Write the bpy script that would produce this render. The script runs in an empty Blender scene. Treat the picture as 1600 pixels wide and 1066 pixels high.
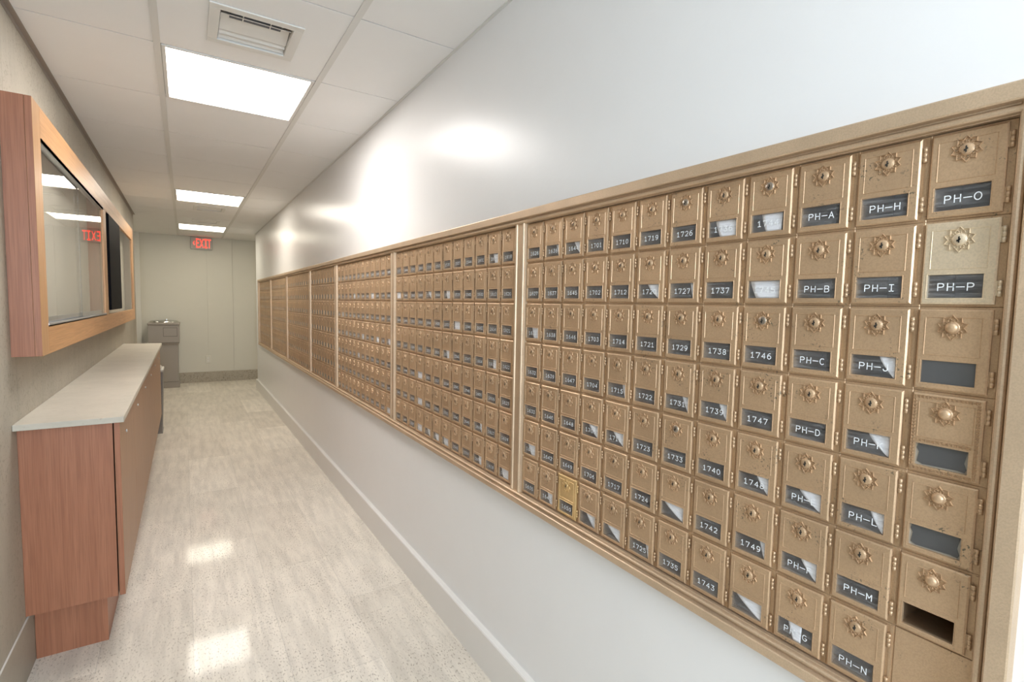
import bpy, math, random
from mathutils import Matrix, Vector
random.seed(7)
sc = bpy.context.scene
COL = sc.collection

# ------------------------------------------------------------------ camera, world, exposure
H = 1.3696          # eye height
F_PX = 788.95
cam_d = bpy.data.cameras.new('camera'); cam = bpy.data.objects.new('camera', cam_d); COL.objects.link(cam)
cam_d.sensor_width = 36.0; cam_d.lens = F_PX / 1600 * 36; cam_d.clip_start = 0.02
_yaw, _pitch, _roll = 0.5751, 0.0703, 0.0199
_f = Vector((math.sin(_yaw) * math.cos(_pitch), math.cos(_yaw) * math.cos(_pitch), -math.sin(_pitch)))
_r = Vector((math.cos(_yaw), -math.sin(_yaw), 0)); _u = _r.cross(_f)
_r2 = _r * math.cos(_roll) + _u * math.sin(_roll); _u2 = -_r * math.sin(_roll) + _u * math.cos(_roll)
cam.matrix_world = Matrix(((_r2.x, _u2.x, -_f.x, 0), (_r2.y, _u2.y, -_f.y, 0), (_r2.z, _u2.z, -_f.z, H), (0, 0, 0, 1)))
sc.camera = cam
w = bpy.data.worlds.new('world'); sc.world = w; w.use_nodes = True
w.node_tree.nodes['Background'].inputs[0].default_value = (0.8, 0.85, 0.9, 1)
w.node_tree.nodes['Background'].inputs[1].default_value = 0.05
sc.view_settings.view_transform = 'Standard'; sc.view_settings.look = 'None'
sc.view_settings.gamma = 1.0; sc.view_settings.use_curve_mapping = False
sc.view_settings.exposure = 0.0
# strength and colour of the fluorescent panels, by their row along the ceiling (Y of near edge)
LIGHTS = [(-0.645, 4.5, (0.84, 0.92, 1.0)), (2.518, 22.0, (1.0, 0.96, 0.925)),
          (5.681, 19.0, (1.0, 0.93, 0.81)), (8.211, 12.0, (1.0, 0.93, 0.76))]
# unseen lights added behind the camera to brighten the near end
def area(name, loc, rot, sx, sy, power, col):
    d = bpy.data.lights.new(name, 'AREA'); d.shape = 'RECTANGLE'; d.size = sx; d.size_y = sy; d.energy = power; d.color = col
    o = bpy.data.objects.new(name, d); COL.objects.link(o); o.location = loc; o.rotation_euler = rot; return o
area('added_rear_light', (-0.06, -2.12, 1.68), (math.radians(90), 0, 0), 0.64, 1.12, 100.0, (0.78, 0.89, 1.0))  # added cool light outside the invented glazed door
area('added_left_light', (-0.66, -0.95, 1.65), (math.radians(90), 0, math.radians(-90)), 1.2, 1.0, 9.0, (0.76, 0.88, 1.0))  # added light at the invented window, aimed at the right wall
# unseen lights added over the cross passage to brighten the far wall
area('added_passage_light', (-1.7, 8.9, 2.37), (0, 0, 0), 0.6, 0.6, 5.0, (1.0, 0.92, 0.76))
area('added_passage_light', (2.0, 9.25, 2.37), (0, 0, 0), 0.6, 0.6, 5.0, (1.0, 0.92, 0.76))

# ------------------------------------------------------------------ measures
XL, XR, CZ = -0.505, 0.933, 2.381
YN, YF = -2.0, 9.761             # behind the camera / far wall
YLE, YRE = 7.71, 8.74            # where left and right walls stop at the cross passage
PW = 0.0951; ZT = H + 0.2623; ZB = H - 0.6193; PH_ = (ZT - ZB) / 7; GAP = 0.059; YM = 0.213
BAYS = [12, 12, 12, 9, 12, 12, 12]
def bay_y(k, j=0): return YM + sum(BAYS[:k]) * PW + k * GAP + j * PW
YBANK = bay_y(6, 12)

# ------------------------------------------------------------------ mesh builder
class MB:
    def __init__(s): s.v = []; s.f = []; s.m = []; s.s = []
    def add(s, vs, fs, m=0, smooth=False):
        o = len(s.v); s.v += [tuple(a) for a in vs]
        for f in fs: s.f.append(tuple(o + i for i in f)); s.m.append(m); s.s.append(smooth)
    def box(s, x0, x1, y0, y1, z0, z1, m=0):
        s.add([(x, y, z) for x in (x0, x1) for y in (y0, y1) for z in (z0, z1)],
              [(0, 1, 3, 2), (4, 6, 7, 5), (0, 4, 5, 1), (2, 3, 7, 6), (0, 2, 6, 4), (1, 5, 7, 3)], m)
    def bbox(s, x0, x1, y0, y1, z0, z1, b, m=0):      # chamfered box
        vs = []; 
        for x, sx in ((x0, 1), (x1, -1)):
            for y, sy in ((y0, 1), (y1, -1)):
                for z, sz in ((z0, 1), (z1, -1)):
                    vs += [(x, y + sy * b, z + sz * b), (x + sx * b, y, z + sz * b), (x + sx * b, y + sy * b, z)]
        def q(i, j, k): return ((i * 2 + j) * 2 + k) * 3
        fs = []
        for i in (0, 1):
            fs.append([q(i, 0, 0), q(i, 0, 1), q(i, 1, 1), q(i, 1, 0)][::1 if i == 0 else -1])
            fs.append([q(0, i, 0) + 1, q(1, i, 0) + 1, q(1, i, 1) + 1, q(0, i, 1) + 1][::1 if i == 0 else -1])
            fs.append([q(0, 0, i) + 2, q(0, 1, i) + 2, q(1, 1, i) + 2, q(1, 0, i) + 2][::1 if i == 0 else -1])
        for a in (0, 1):
            for b_ in (0, 1):
                fs.append([q(a, b_, 0), q(a, b_, 1), q(a, b_, 1) + 1, q(a, b_, 0) + 1])
                fs.append([q(a, 0, b_), q(a, 1, b_), q(a, 1, b_) + 2, q(a, 0, b_) + 2])
                fs.append([q(0, a, b_) + 1, q(1, a, b_) + 1, q(1, a, b_) + 2, q(0, a, b_) + 2])
                for c in (0, 1): fs.append([q(a, b_, c), q(a, b_, c) + 1, q(a, b_, c) + 2])
        s.add(vs, fs, m)
    def cyl(s, c, axis, r, h, n=12, m=0, r2=None, smooth=True, caps=True):
        r2 = r if r2 is None else r2
        ax = {'x': (1, 2, 0), 'y': (0, 2, 1), 'z': (0, 1, 2)}[axis]
        vs = []
        for k, (t, rr) in enumerate(((0, r), (h, r2))):
            for i in range(n):
                a = 2 * math.pi * i / n; p = [0, 0, 0]
                p[ax[0]] = c[ax[0]] + rr * math.cos(a); p[ax[1]] = c[ax[1]] + rr * math.sin(a); p[ax[2]] = c[ax[2]] + t
                vs.append(p)
        s.add(vs, [(i, (i + 1) % n, n + (i + 1) % n, n + i) for i in range(n)], m, smooth)
        if caps:
            o = len(s.v) - 2 * n
            s.f += [tuple(o + i for i in range(n))[::-1], tuple(o + n + i for i in range(n))]; s.m += [m, m]; s.s += [False, False]
    def lathe(s, prof, c=(0, 0, 0), axis='z', n=24, m=0, sx=1, sy=1):
        vs = []
        for r, t in prof:
            for i in range(n):
                a = 2 * math.pi * i / n
                p = (r * math.cos(a) * sx, r * math.sin(a) * sy, t)
                if axis == 'y': p = (p[0], t, p[1])
                vs.append((p[0] + c[0], p[1] + c[1], p[2] + c[2]))
        fs = [(k * n + i, k * n + (i + 1) % n, (k + 1) * n + (i + 1) % n, (k + 1) * n + i) for k in range(len(prof) - 1) for i in range(n)]
        s.add(vs, fs, m, True)
    def ridge(s, pts, wd, h, y0=0.0, m=0, closed=True):   # raised ridge of triangular section along pts (x,z), front is -y
        n = len(pts); vs = []
        for i in range(n):
            a = Vector(pts[i - 1] if (closed or i) else pts[i]); b = Vector(pts[(i + 1) % n] if (closed or i < n - 1) else pts[i])
            d = (b - a).normalized(); nn = Vector((-d.y, d.x)) * wd / 2; p = Vector(pts[i])
            vs += [(p.x + nn.x, y0, p.y + nn.y), (p.x, y0 - h, p.y), (p.x - nn.x, y0, p.y - nn.y)]
        fs = []
        for i in range(n if closed else n - 1):
            a, b = 3 * i, 3 * ((i + 1) % n)
            fs += [(a, a + 1, b + 1, b), (a + 1, a + 2, b + 2, b + 1)]
        s.add(vs, fs, m)
    def prism(s, poly, z0, z1, m=0, ax='z'):              # polygon extruded
        n = len(poly)
        def P(p, t): return (p[0], p[1], t) if ax == 'z' else ((p[0], t, p[1]) if ax == 'y' else (t, p[0], p[1]))
        s.add([P(p, z0) for p in poly] + [P(p, z1) for p in poly],
              [tuple(range(n))[::-1], tuple(range(n, 2 * n))] + [(i, (i + 1) % n, n + (i + 1) % n, n + i) for i in range(n)], m)
    def mesh(s, name, mats):
        me = bpy.data.meshes.new(name); me.from_pydata(s.v, [], s.f)
        for mm in (mats if isinstance(mats, (list, tuple)) else [mats]): me.materials.append(mm)
        me.polygons.foreach_set('material_index', s.m); me.polygons.foreach_set('use_smooth', s.s)
        import bmesh
        bm = bmesh.new(); bm.from_mesh(me); bmesh.ops.recalc_face_normals(bm, faces=bm.faces); bm.to_mesh(me); bm.free()
        me.update(); return me
def link(name, me, parent=None, loc=None, rot=None):
    o = bpy.data.objects.new(name, me); COL.objects.link(o)
    if parent: o.parent = parent
    if loc is not None: o.location = loc
    if rot is not None: o.rotation_euler = rot
    return o
def part(name, mb, mats, parent): return link(name, mb.mesh(name, mats), parent)
def tag(o, label, cat, group=None, kind=None):
    o['label'] = label; o['category'] = cat
    if group: o['group'] = group
    if kind: o['kind'] = kind
    return o
def thing(name, label, cat, loc=(0, 0, 0), rotz=0, group=None):
    o = link(name, None, None, loc, (0, 0, rotz)); o.empty_display_size = 0.05
    return tag(o, label, cat, group)
def struct(name, mb, mats):
    o = part(name, mb, mats, None); o['kind'] = 'structure'; return o

# ------------------------------------------------------------------ materials
def mat(name, base=(0.8, 0.8, 0.8), rough=0.5, metal=0.0, spec=None, coat=0.0, coat_r=0.1):
    m = bpy.data.materials.new(name); m.use_nodes = True
    b = m.node_tree.nodes['Principled BSDF']
    b.inputs['Base Color'].default_value = (*base, 1); b.inputs['Roughness'].default_value = rough
    b.inputs['Metallic'].default_value = metal
    if spec is not None: b.inputs['Specular IOR Level'].default_value = spec
    b.inputs['Coat Weight'].default_value = coat; b.inputs['Coat Roughness'].default_value = coat_r
    return m
class NT:
    def __init__(s, m): s.t = m.node_tree; s.b = s.t.nodes['Principled BSDF']
    def n(s, ty, **kw):
        nd = s.t.nodes.new(ty)
        for k, v in kw.items():
            if k in nd.inputs.keys(): nd.inputs[k].default_value = v
            else: setattr(nd, k, v)
        return nd
    def l(s, a, b): s.t.links.new(a, b)
    def coords(s, scale=(1, 1, 1), space='Object'):
        if space == 'World':
            g = s.n('ShaderNodeNewGeometry'); out = g.outputs['Position']
        else:
            out = s.n('ShaderNodeTexCoord').outputs['Object']
        mp = s.n('ShaderNodeMapping'); mp.inputs['Scale'].default_value = scale; s.l(out, mp.inputs['Vector']); return mp.outputs[0]
    def noise(s, vec, scale, detail=3, rough=0.5):
        nd = s.n('ShaderNodeTexNoise'); nd.inputs['Scale'].default_value = scale; nd.inputs['Detail'].default_value = detail
        nd.inputs['Roughness'].default_value = rough; s.l(vec, nd.inputs['Vector']); return nd.outputs['Fac']
    def ramp(s, fac, stops, interp='LINEAR'):
        r = s.n('ShaderNodeValToRGB'); r.color_ramp.interpolation = interp
        e = r.color_ramp.elements
        while len(e) < len(stops): e.new(0.5)
        for i, (p, c) in enumerate(stops):
            e[i].position = p; e[i].color = (*c, 1) if isinstance(c, tuple) else (c, c, c, 1)
        s.l(fac, r.inputs[0]); return r.outputs[0]
    def mix(s, fac, a, b, mode='MIX'):
        x = s.n('ShaderNodeMix', data_type='RGBA', blend_type=mode)
        for v, k in ((fac, 0), (a, 6), (b, 7)):
            if hasattr(v, 'is_linked') or hasattr(v, 'links'): s.l(v, x.inputs[k])
            else: x.inputs[k].default_value = v if not isinstance(v, tuple) else (*v, 1)
        return x.outputs[2]
    def math(s, op, a, b=None):
        x = s.n('ShaderNodeMath', operation=op)
        for i, v in enumerate((a, b)):
            if v is None: continue
            if hasattr(v, 'links'): s.l(v, x.inputs[i])
            else: x.inputs[i].default_value = v
        return x.outputs[0]
    def bump(s, h, strength, dist=0.001):
        b = s.n('ShaderNodeBump'); b.inputs['Strength'].default_value = strength; b.inputs['Distance'].default_value = dist
        s.l(h, b.inputs['Height']); s.l(b.outputs[0], s.b.inputs['Normal'])

def bronze(name, base, metal=0.55, rough=0.44, chips=True):
    m = mat(name, base, rough, metal); t = NT(m)
    P = t.coords((1, 1, 1), 'World')
    fine = t.noise(P, 420, 2); big = t.noise(P, 9, 3)
    c = t.mix(t.ramp(big, [(0.3, 0.0), (0.7, 1.0)]), tuple(v * 0.9 for v in base), tuple(min(1, v * 1.08) for v in base))
    c = t.mix(t.ramp(fine, [(0.42, 0.0), (0.62, 0.35)]), c, tuple(v * 0.72 for v in base))
    if chips:
        ch = t.math('MULTIPLY', t.ramp(t.noise(P, 230, 3, 0.6), [(0.60, 0.0), (0.635, 1.0)]), t.ramp(t.noise(P, 16, 2), [(0.56, 0.0), (0.66, 1.0)]))
        c = t.mix(ch, c, (0.17, 0.145, 0.10))
    t.l(c, t.b.inputs['Base Color']); t.bump(fine, 0.35, 0.0006); return m
BRZ = (0.57, 0.395, 0.245)
M_bronze = bronze('bronze_paint', BRZ)
M_frame = bronze('bronze_frame_paint', (0.64, 0.485, 0.335), chips=False)
M_champ = bronze('champagne_paint', (0.74, 0.61, 0.44), 0.5, 0.36, False)
M_brass = bronze('fresh_brass_paint', (0.68, 0.47, 0.22), 0.5, 0.38, False)
M_inner = mat('box_interior_metal', (0.17, 0.155, 0.135), 0.7, 0.2)
M_key = mat('lock_metal', (0.42, 0.36, 0.30), 0.35, 0.9)
M_dark = mat('keyhole_black', (0.02, 0.018, 0.015), 0.6)
M_print = mat('white_number_paint', (0.85, 0.87, 0.88), 0.5)
M_paper = mat('white_paper', (0.90, 0.91, 0.95), 0.7)
M_paperbrown = mat('grey_paper', (0.6, 0.6, 0.58), 0.7)
# dusty glass of the box windows
def glassy(name, dust=(0.25, 0.25, 0.25), fac=0.5, rough=0.25, streak=False):
    m = bpy.data.materials.new(name); m.use_nodes = True; t = m.node_tree; t.nodes.clear()
    o = t.nodes.new('ShaderNodeOutputMaterial'); d = t.nodes.new('ShaderNodeBsdfDiffuse'); d.inputs[0].default_value = (*dust, 1)
    tr = t.nodes.new('ShaderNodeBsdfTransparent'); g = t.nodes.new('ShaderNodeBsdfGlossy'); g.inputs['Roughness'].default_value = rough
    fr = t.nodes.new('ShaderNodeFresnel'); fr.inputs[0].default_value = 1.5
    m1 = t.nodes.new('ShaderNodeMixShader'); m1.inputs[0].default_value = fac
    m2 = t.nodes.new('ShaderNodeMixShader')
    L = t.links.new; L(tr.outputs[0], m1.inputs[1]); L(d.outputs[0], m1.inputs[2])
    gm = t.nodes.new('ShaderNodeNewGeometry'); sb = t.nodes.new('ShaderNodeMath'); sb.operation = 'SUBTRACT'; sb.inputs[0].default_value = 1.0
    L(gm.outputs['Backfacing'], sb.inputs[1]); mu = t.nodes.new('ShaderNodeMath'); mu.operation = 'MULTIPLY'
    L(fr.outputs[0], mu.inputs[0]); L(sb.outputs[0], mu.inputs[1]); L(mu.outputs[0], m2.inputs[0])
    if streak:
        mp = t.nodes.new('ShaderNodeMapping'); mp.inputs['Rotation'].default_value = (0.7, 0, 0); mp.inputs['Scale'].default_value = (1, 8, 90)
        nz = t.nodes.new('ShaderNodeTexNoise'); nz.inputs['Scale'].default_value = 2.2; nz.inputs['Detail'].default_value = 4
        L(gm.outputs['Position'], mp.inputs[0]); L(mp.outputs[0], nz.inputs['Vector'])
        rg = t.nodes.new('ShaderNodeMapRange'); rg.inputs[1].default_value = 0.42; rg.inputs[2].default_value = 0.75; rg.inputs[3].default_value = fac * .7; rg.inputs[4].default_value = fac * 2.4
        L(nz.outputs['Fac'], rg.inputs[0]); L(rg.outputs[0], m1.inputs[0])
    L(m1.outputs[0], m2.inputs[1]); L(g.outputs[0], m2.inputs[2]); L(m2.outputs[0], o.inputs[0]); return m
M_pane = glassy('dusty_window_glass', (0.60, 0.60, 0.61), 0.075, 0.22, True)
M_blank = mat('blank_window_plate', (0.085, 0.085, 0.085), 0.45)
M_farpane = mat('far_window_glass', (0.15, 0.145, 0.13), 0.3)
M_case = glassy('display_case_glass', (0.2, 0.2, 0.18), 0.06, 0.0)

M_clear = glassy('clear_glazing', (0.5, 0.5, 0.5), 0.02, 0.0)
# painted walls
def paint(name, base, rough, bs=0.12, nscale=160, bd=0.002):
    m = mat(name, base, rough); t = NT(m); P = t.coords((1, 1, 1), 'World'); n = t.noise(P, nscale, 3)
    n2 = t.noise(P, 7, 2)
    c = t.mix(n2, tuple(v * 0.97 for v in base), base); t.l(c, t.b.inputs['Base Color']); t.bump(n, bs, bd); return m
M_wallr = paint('white_gloss_wall_paint', (0.81, 0.805, 0.80), 0.30, 0.3, 60, 0.0010)
M_wallr.node_tree.nodes['Principled BSDF'].inputs['Specular IOR Level'].default_value = 0.24
M_wallfar = paint('cream_wall_panel', (0.70, 0.67, 0.58), 0.5)
M_trimw = paint('off_white_trim_paint', (0.78, 0.76, 0.70), 0.4)
M_baser = paint('white_baseboard_paint', (0.78, 0.76, 0.73), 0.4)

def stone(name, base, pit=(0.3, 0.27, 0.22), rough=0.5, pits=0.62, vein=0.0, pscale=70, coat=0.0, ax='y', brick=None, mortar=0.0):
    m = mat(name, base, rough, coat=coat, coat_r=0.07, spec=0.25); t = NT(m)
    st = {'y': (1, 0.12, 1), 'z': (1, 1, 0.12), 'n': (1, 1, 1)}[ax]
    sp = {'y': (1.0, 0.42, 1), 'z': (1, 1, 0.75), 'n': (1, 1, 1)}[ax]
    P = t.coords((1, 1, 1), 'World'); PV = t.coords(st, 'World'); PP = t.coords(sp, 'World')
    c = t.mix(t.ramp(t.noise(P, 5, 4), [(0.3, 0.0), (0.7, 1.0)]), tuple(v * 0.93 for v in base), tuple(min(1, v * 1.04) for v in base))
    if vein: c = t.mix(t.math('MULTIPLY', t.ramp(t.noise(PV, 22, 5, 0.65), [(0.42, 0.0), (0.62, 1.0)]), vein), c, tuple(v * 0.80 for v in base))
    if brick:
        g = t.n('ShaderNodeNewGeometry'); sx = t.n('ShaderNodeSeparateXYZ'); t.l(g.outputs['Position'], sx.inputs[0])
        cb = t.n('ShaderNodeCombineXYZ')
        t.l(sx.outputs[brick[0]], cb.inputs[0]); t.l(sx.outputs[brick[1]], cb.inputs[1])
        bt = t.n('ShaderNodeTexBrick'); bt.offset = brick[4]; bt.inputs['Scale'].default_value = 1.0
        bt.inputs['Brick Width'].default_value = brick[2]; bt.inputs['Row Height'].default_value = brick[3]
        bt.inputs['Mortar Size'].default_value = brick[5]; bt.inputs['Mortar Smooth'].default_value = 0.2; bt.inputs['Bias'].default_value = 0.0
        bt.inputs['Color1'].default_value = (1, 1, 1, 1); bt.inputs['Color2'].default_value = (0.83, 0.82, 0.805, 1); bt.inputs['Mortar'].default_value = (mortar, mortar, mortar, 1)
        t.l(cb.outputs[0], bt.inputs['Vector']); c = t.mix(1.0, c, bt.outputs[0], 'MULTIPLY')
    pn = t.noise(PP, pscale, 4, 0.62)
    pm = t.math('MULTIPLY', t.ramp(pn, [(pits, 0.0), (pits + 0.035, 1.0)]), t.ramp(t.noise(P, 4.5, 3), [(0.35, 0.25), (0.62, 1.0)]))
    c = t.mix(t.math('MULTIPLY', pm, 0.75), c, pit); t.l(c, t.b.inputs['Base Color'])
    t.bump(t.math('SUBTRACT', 1.0, pm), 0.4, 0.0012); return m
M_floor = stone('polished_travertine_floor', (0.90, 0.84, 0.745), (0.30, 0.25, 0.19), 0.45, 0.572, 0.8, 165, 0.28, 'y', (1, 0, 0.914, 0.3048, 0.5, 0.0016), 0.80)
M_walll = stone('travertine_wall_slabs', (0.44, 0.405, 0.335), (0.27, 0.24, 0.18), 0.5, 0.575, 0.30, 110, 0.0, 'z', (1, 2, 1.22, 2.6, 0.0, 0.0015), 0.7)
M_basefar = stone('pitted_stone_base', (0.46, 0.41, 0.33), (0.2, 0.17, 0.13), 0.6, 0.56, 0.3, 60, 0.0, 'n')
M_basel = stone('travertine_base_left', (0.43, 0.395, 0.33), (0.27, 0.24, 0.18), 0.45, 0.63, 0.25, 80, 0.0, 'n')
M_counter = stone('cream_travertine_counter', (0.58, 0.54, 0.46), (0.45, 0.40, 0.33), 0.4, 0.64, 0.25, 60, 0.2, 'n')
M_grout = mat('white_grout', (0.75, 0.74, 0.7), 0.7)

def wood(name, base, dark, grain='z', rough=0.42):
    m = mat(name, base, rough); t = NT(m)
    sc_ = {'z': (60, 60, 1.6), 'y': (60, 1.2, 60)}[grain]; sf = {'z': (260, 260, 6), 'y': (260, 5, 260)}[grain]
    n = t.noise(t.coords(sc_, 'World'), 1.0, 4, 0.6); f = t.noise(t.coords(sf, 'World'), 1.0, 2)
    c = t.mix(t.ramp(n, [(0.3, 0.0), (0.7, 1.0)]), base, dark)
    c = t.mix(t.ramp(f, [(0.45, 0.0), (0.62, 0.45)]), c, tuple(v * 0.72 for v in dark))
    t.l(c, t.b.inputs['Base Color']); t.bump(f, 0.08, 0.0005); return m
M_woodside = wood('rift_oak_sidelit_tint', (0.42, 0.182, 0.102), (0.335, 0.132, 0.070))  # same oak on side faces, their different light put into the colour
M_woodv = wood('rift_oak_golden', (0.56, 0.335, 0.165), (0.46, 0.25, 0.115))  # same oak in the golden tone of the lit front frame
M_woodh = wood('rift_oak_golden_rail', (0.60, 0.345, 0.16), (0.48, 0.25, 0.11), 'y')
M_woodfront = wood('rift_oak_front_gloss_tint', (0.42, 0.25, 0.145), (0.34, 0.19, 0.105), 'z', 0.42)  # same oak on the lower front, greying from gloss put into the colour
M_gapblack = mat('cabinet_shadow_gap', (0.03, 0.02, 0.015), 0.8)
M_alu = mat('satin_aluminium', (0.55, 0.57, 0.58), 0.35, 0.7)
M_felt = mat('grey_beige_backing', (0.62, 0.59, 0.49), 0.9)
M_black = mat('black_panel_finish', (0.006, 0.006, 0.008), 0.55, spec=0.03)
M_steel = mat('stainless_steel', (0.62, 0.62, 0.60), 0.18, 1.0)
M_fount = paint('taupe_fountain_enamel', (0.34, 0.30, 0.26), 0.45, 0.1)
M_fountd = mat('fountain_seam', (0.12, 0.10, 0.09), 0.6)
M_bin = mat('grey_bin_plastic', (0.23, 0.21, 0.19), 0.45)
M_binlid = mat('pale_bin_lid', (0.55, 0.53, 0.48), 0.45)
M_tile = paint('ceiling_tile', (0.86, 0.855, 0.845), 0.9, 0.25, 260, 0.001)
M_grid = mat('ceiling_grid_metal', (0.70, 0.69, 0.66), 0.45)
M_angle = mat('ceiling_wall_angle', (0.30, 0.26, 0.225), 0.5)
M_plenum = mat('dark_plenum', (0.03, 0.03, 0.03), 0.9)
M_vent = mat('vent_enamel', (0.74, 0.73, 0.70), 0.4)
M_slotshade = mat('vent_throat', (0.10, 0.11, 0.13), 0.6)  # near-black of the plate that stands in for slot shade
M_fixt = mat('light_frame_metal', (0.72, 0.71, 0.68), 0.4)
M_outlet = mat('outlet_plastic', (0.72, 0.69, 0.60), 0.4)
M_signbody = mat('exit_sign_housing', (0.45, 0.44, 0.40), 0.4)
def emit(name, col, st):
    m = bpy.data.materials.new(name); m.use_nodes = True; t = m.node_tree; b = t.nodes['Principled BSDF']
    b.inputs['Base Color'].default_value = (*[min(1, c) for c in col], 1)
    b.inputs['Emission Color'].default_value = (*col, 1); b.inputs['Emission Strength'].default_value = st; return m
M_red = emit('lit_red_letters', (1.0, 0.075, 0.05), 1.6)
M_face = mat('exit_sign_face', (0.50, 0.40, 0.34), 0.4)

# ------------------------------------------------------------------ room shell
b = MB(); b.box(-3.0, 3.2, YN, YF + 0.2, -0.12, 0.0); struct('floor', b, M_floor)
# right wall with the long opening for the mailbox bank
YB0, YB1 = YM - 0.012, YBANK + 0.012; ZB0, ZB1 = ZB - 0.004, ZT + 0.004
b = MB()
b.box(XR, XR + 0.22, YN, YRE, 0, ZB0); b.box(XR, XR + 0.22, YN, YRE, ZB1, CZ + 0.05)
b.box(XR, XR + 0.22, YN, YB0, ZB0, ZB1); b.box(XR, XR + 0.22, YB1, YRE, ZB0, ZB1)
struct('wall_right', b, M_wallr)
b = MB(); b.box(XR + 0.2201, XR + 0.30, YN, YRE, 0, CZ + 0.05); struct('wall_right_back', b, M_wallr)
b = MB(); b.box(XL - 0.2, XL, YN, -1.55, 0, CZ + 0.05); b.box(XL - 0.2, XL, -0.35, YLE, 0, CZ + 0.05)
b.box(XL - 0.2, XL, -1.55, -0.35, 0, 1.1); b.box(XL - 0.2, XL, -1.55, -0.35, 2.1, CZ + 0.05); struct('wall_left', b, M_walll)
b = MB(); b.box(XL - .10, XL - .096, -1.52, -.38, 1.13, 2.07)
for y0, y1, z0, z1 in ((-1.55, -1.52, 1.1, 2.1), (-.38, -.35, 1.1, 2.1), (-1.52, -.38, 1.1, 1.13), (-1.52, -.38, 2.07, 2.1), (-.965, -.935, 1.13, 2.07)): b.box(XL - .13, XL - .07, y0, y1, z0, z1, 1)
struct('added_window_1', b, [M_clear, M_alu])  # invented window, out of view, built to carry the added left light
# far wall in panels with fine vertical joints
b = MB(); xs = [-3.0, -1.0, 0.314, 0.685, 1.9, 3.2]
for x0, x1 in zip(xs, xs[1:]): b.box(x0 + 0.0025, x1 - 0.0025, YF, YF + 0.1, 0, CZ + 0.05)
b.box(-3.0, 3.2, YF + 0.012, YF + 0.12, 0, CZ + 0.05)
struct('wall_far', b, M_wallfar)
b = MB(); b.box(XL - .2, -.42, YN - 0.1, YN, 0, CZ + 0.05); b.box(.30, XR + .3, YN - 0.1, YN, 0, CZ + 0.05); b.box(-.42, .30, YN - 0.1, YN, 2.30, CZ + 0.05); struct('wall_near', b, M_wallfar)
b = MB(); b.box(-.38, .26, YN - .06, YN - .054, .06, 2.26)
for x0, x1, z0, z1 in ((-.42, -.38, 0, 2.3), (.26, .30, 0, 2.3), (-.38, .26, 0, .06), (-.38, .26, 2.26, 2.3)): b.box(x0, x1, YN - .08, YN - .03, z0, z1, 1)
b.cyl((.20, YN - .02, .85), 'z', .012, .5, 10, 1); struct('door_1', b, [M_clear, M_alu])  # invented glazed door, unseen, built to carry the added rear light
b = MB(); b.box(-3.1, -3.0, YLE - 1.0, YF + 0.1, 0, CZ + 0.05); struct('wall_passage_left', b, M_wallfar)
b = MB(); b.box(3.2, 3.3, YRE - 1.0, YF + 0.1, 0, CZ + 0.05); struct('wall_passage_right', b, M_wallfar)
b = MB(); b.box(-3.0, XL - 0.2, YLE - 0.2, YLE, 0, CZ + 0.05); struct('wall_passage_left_side', b, M_wallfar)
b = MB(); b.box(XR + 0.3, 3.2, YRE - 0.2, YRE, 0, CZ + 0.05); struct('wall_passage_right_side', b, M_wallfar)
b = MB(); b.bbox(-0.655, -0.572, YF - 0.035, YF, 0, CZ, 0.004); struct('trim_1', b, M_trimw)
b = MB(); b.box(XL, XL + 0.02, YN, 7.71, CZ - 0.0035, CZ - 0.0005); b.box(XL, XL + 0.002, YN, YLE, CZ - 0.02, CZ - 0.0035)
struct('trim_2', b, M_angle)
b = MB(); b.box(XR - 0.012, XR, YN, YRE, CZ - 0.0035, CZ - 0.0005); struct('trim_3', b, M_grid)
# baseboards
b = MB(); b.prism([(XR, 0), (XR - 0.024, 0), (XR - 0.024, 0.143), (XR - 0.021, 0.147), (XR, 0.147)], YN, YRE, ax='y'); struct('baseboard_right', b, M_baser)
b = MB(); b.bbox(-3.0, 3.2, YF - 0.02, YF, 0, 0.170, 0.003); struct('baseboard_far', b, M_basefar)
b = MB(); b.box(XL, XL + 0.004, YN, YLE, 0, 0.203); b.box(XL, XL + 0.0045, YN, YLE, 0.203, 0.206, 1); struct('baseboard_left', b, [M_basel, M_grout])

# ceiling: lay-in tiles, with openings where fixtures and vents sit
X1, X2, TY, Y0 = -0.071, 0.5386, 0.6326, 2.5181
LI = {-5, 0, 5, 9}; VENT = {-1: (0.245, 2.218), 6: (0.255, 6.66), 8: (0.255, 7.80)}
b = MB(); g = 0.0032
cols = [(-3.0, -1.90), (-1.90, -1.29), (-1.29, -0.681), (-0.681, X1), (X1, X2), (X2, 1.148), (1.148, 1.758), (1.758, 3.2)]
i = math.floor((YN - Y0) / TY)
while Y0 + i * TY < YF:
    y0, y1 = max(YN, Y0 + i * TY) + g, min(YF, Y0 + (i + 1) * TY) - g
    for ci, (x0, x1) in enumerate(cols):
        if ci < 3 and y1 < 7.2: continue
        if ci > 5 and y1 < 8.2: continue
        xa, xb = x0 + g, x1 - g
        if ci == 4 and i in LI: continue
        if ci == 4 and i in VENT:
            vx, vy = VENT[i]; h = 0.128
            b.box(xa, vx - h, y0, y1, CZ, CZ + 0.015); b.box(vx + h, xb, y0, y1, CZ, CZ + 0.015)
            b.box(vx - h, vx + h, y0, vy - h, CZ, CZ + 0.015); b.box(vx - h, vx + h, vy + h, y1, CZ, CZ + 0.015); continue
        b.box(xa, xb, y0, y1, CZ, CZ + 0.015)
    i += 1
b.box(-3.0, 3.2, YN, YF, CZ + 0.35, CZ + 0.40, 1)
for x0, x1, y0, y1 in ((-3.0, 3.2, YN - 0.05, YN), (-3.0, 3.2, YF, YF + 0.05)): b.box(x0, x1, y0, y1, CZ + .02, CZ + 0.4, 1)
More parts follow.
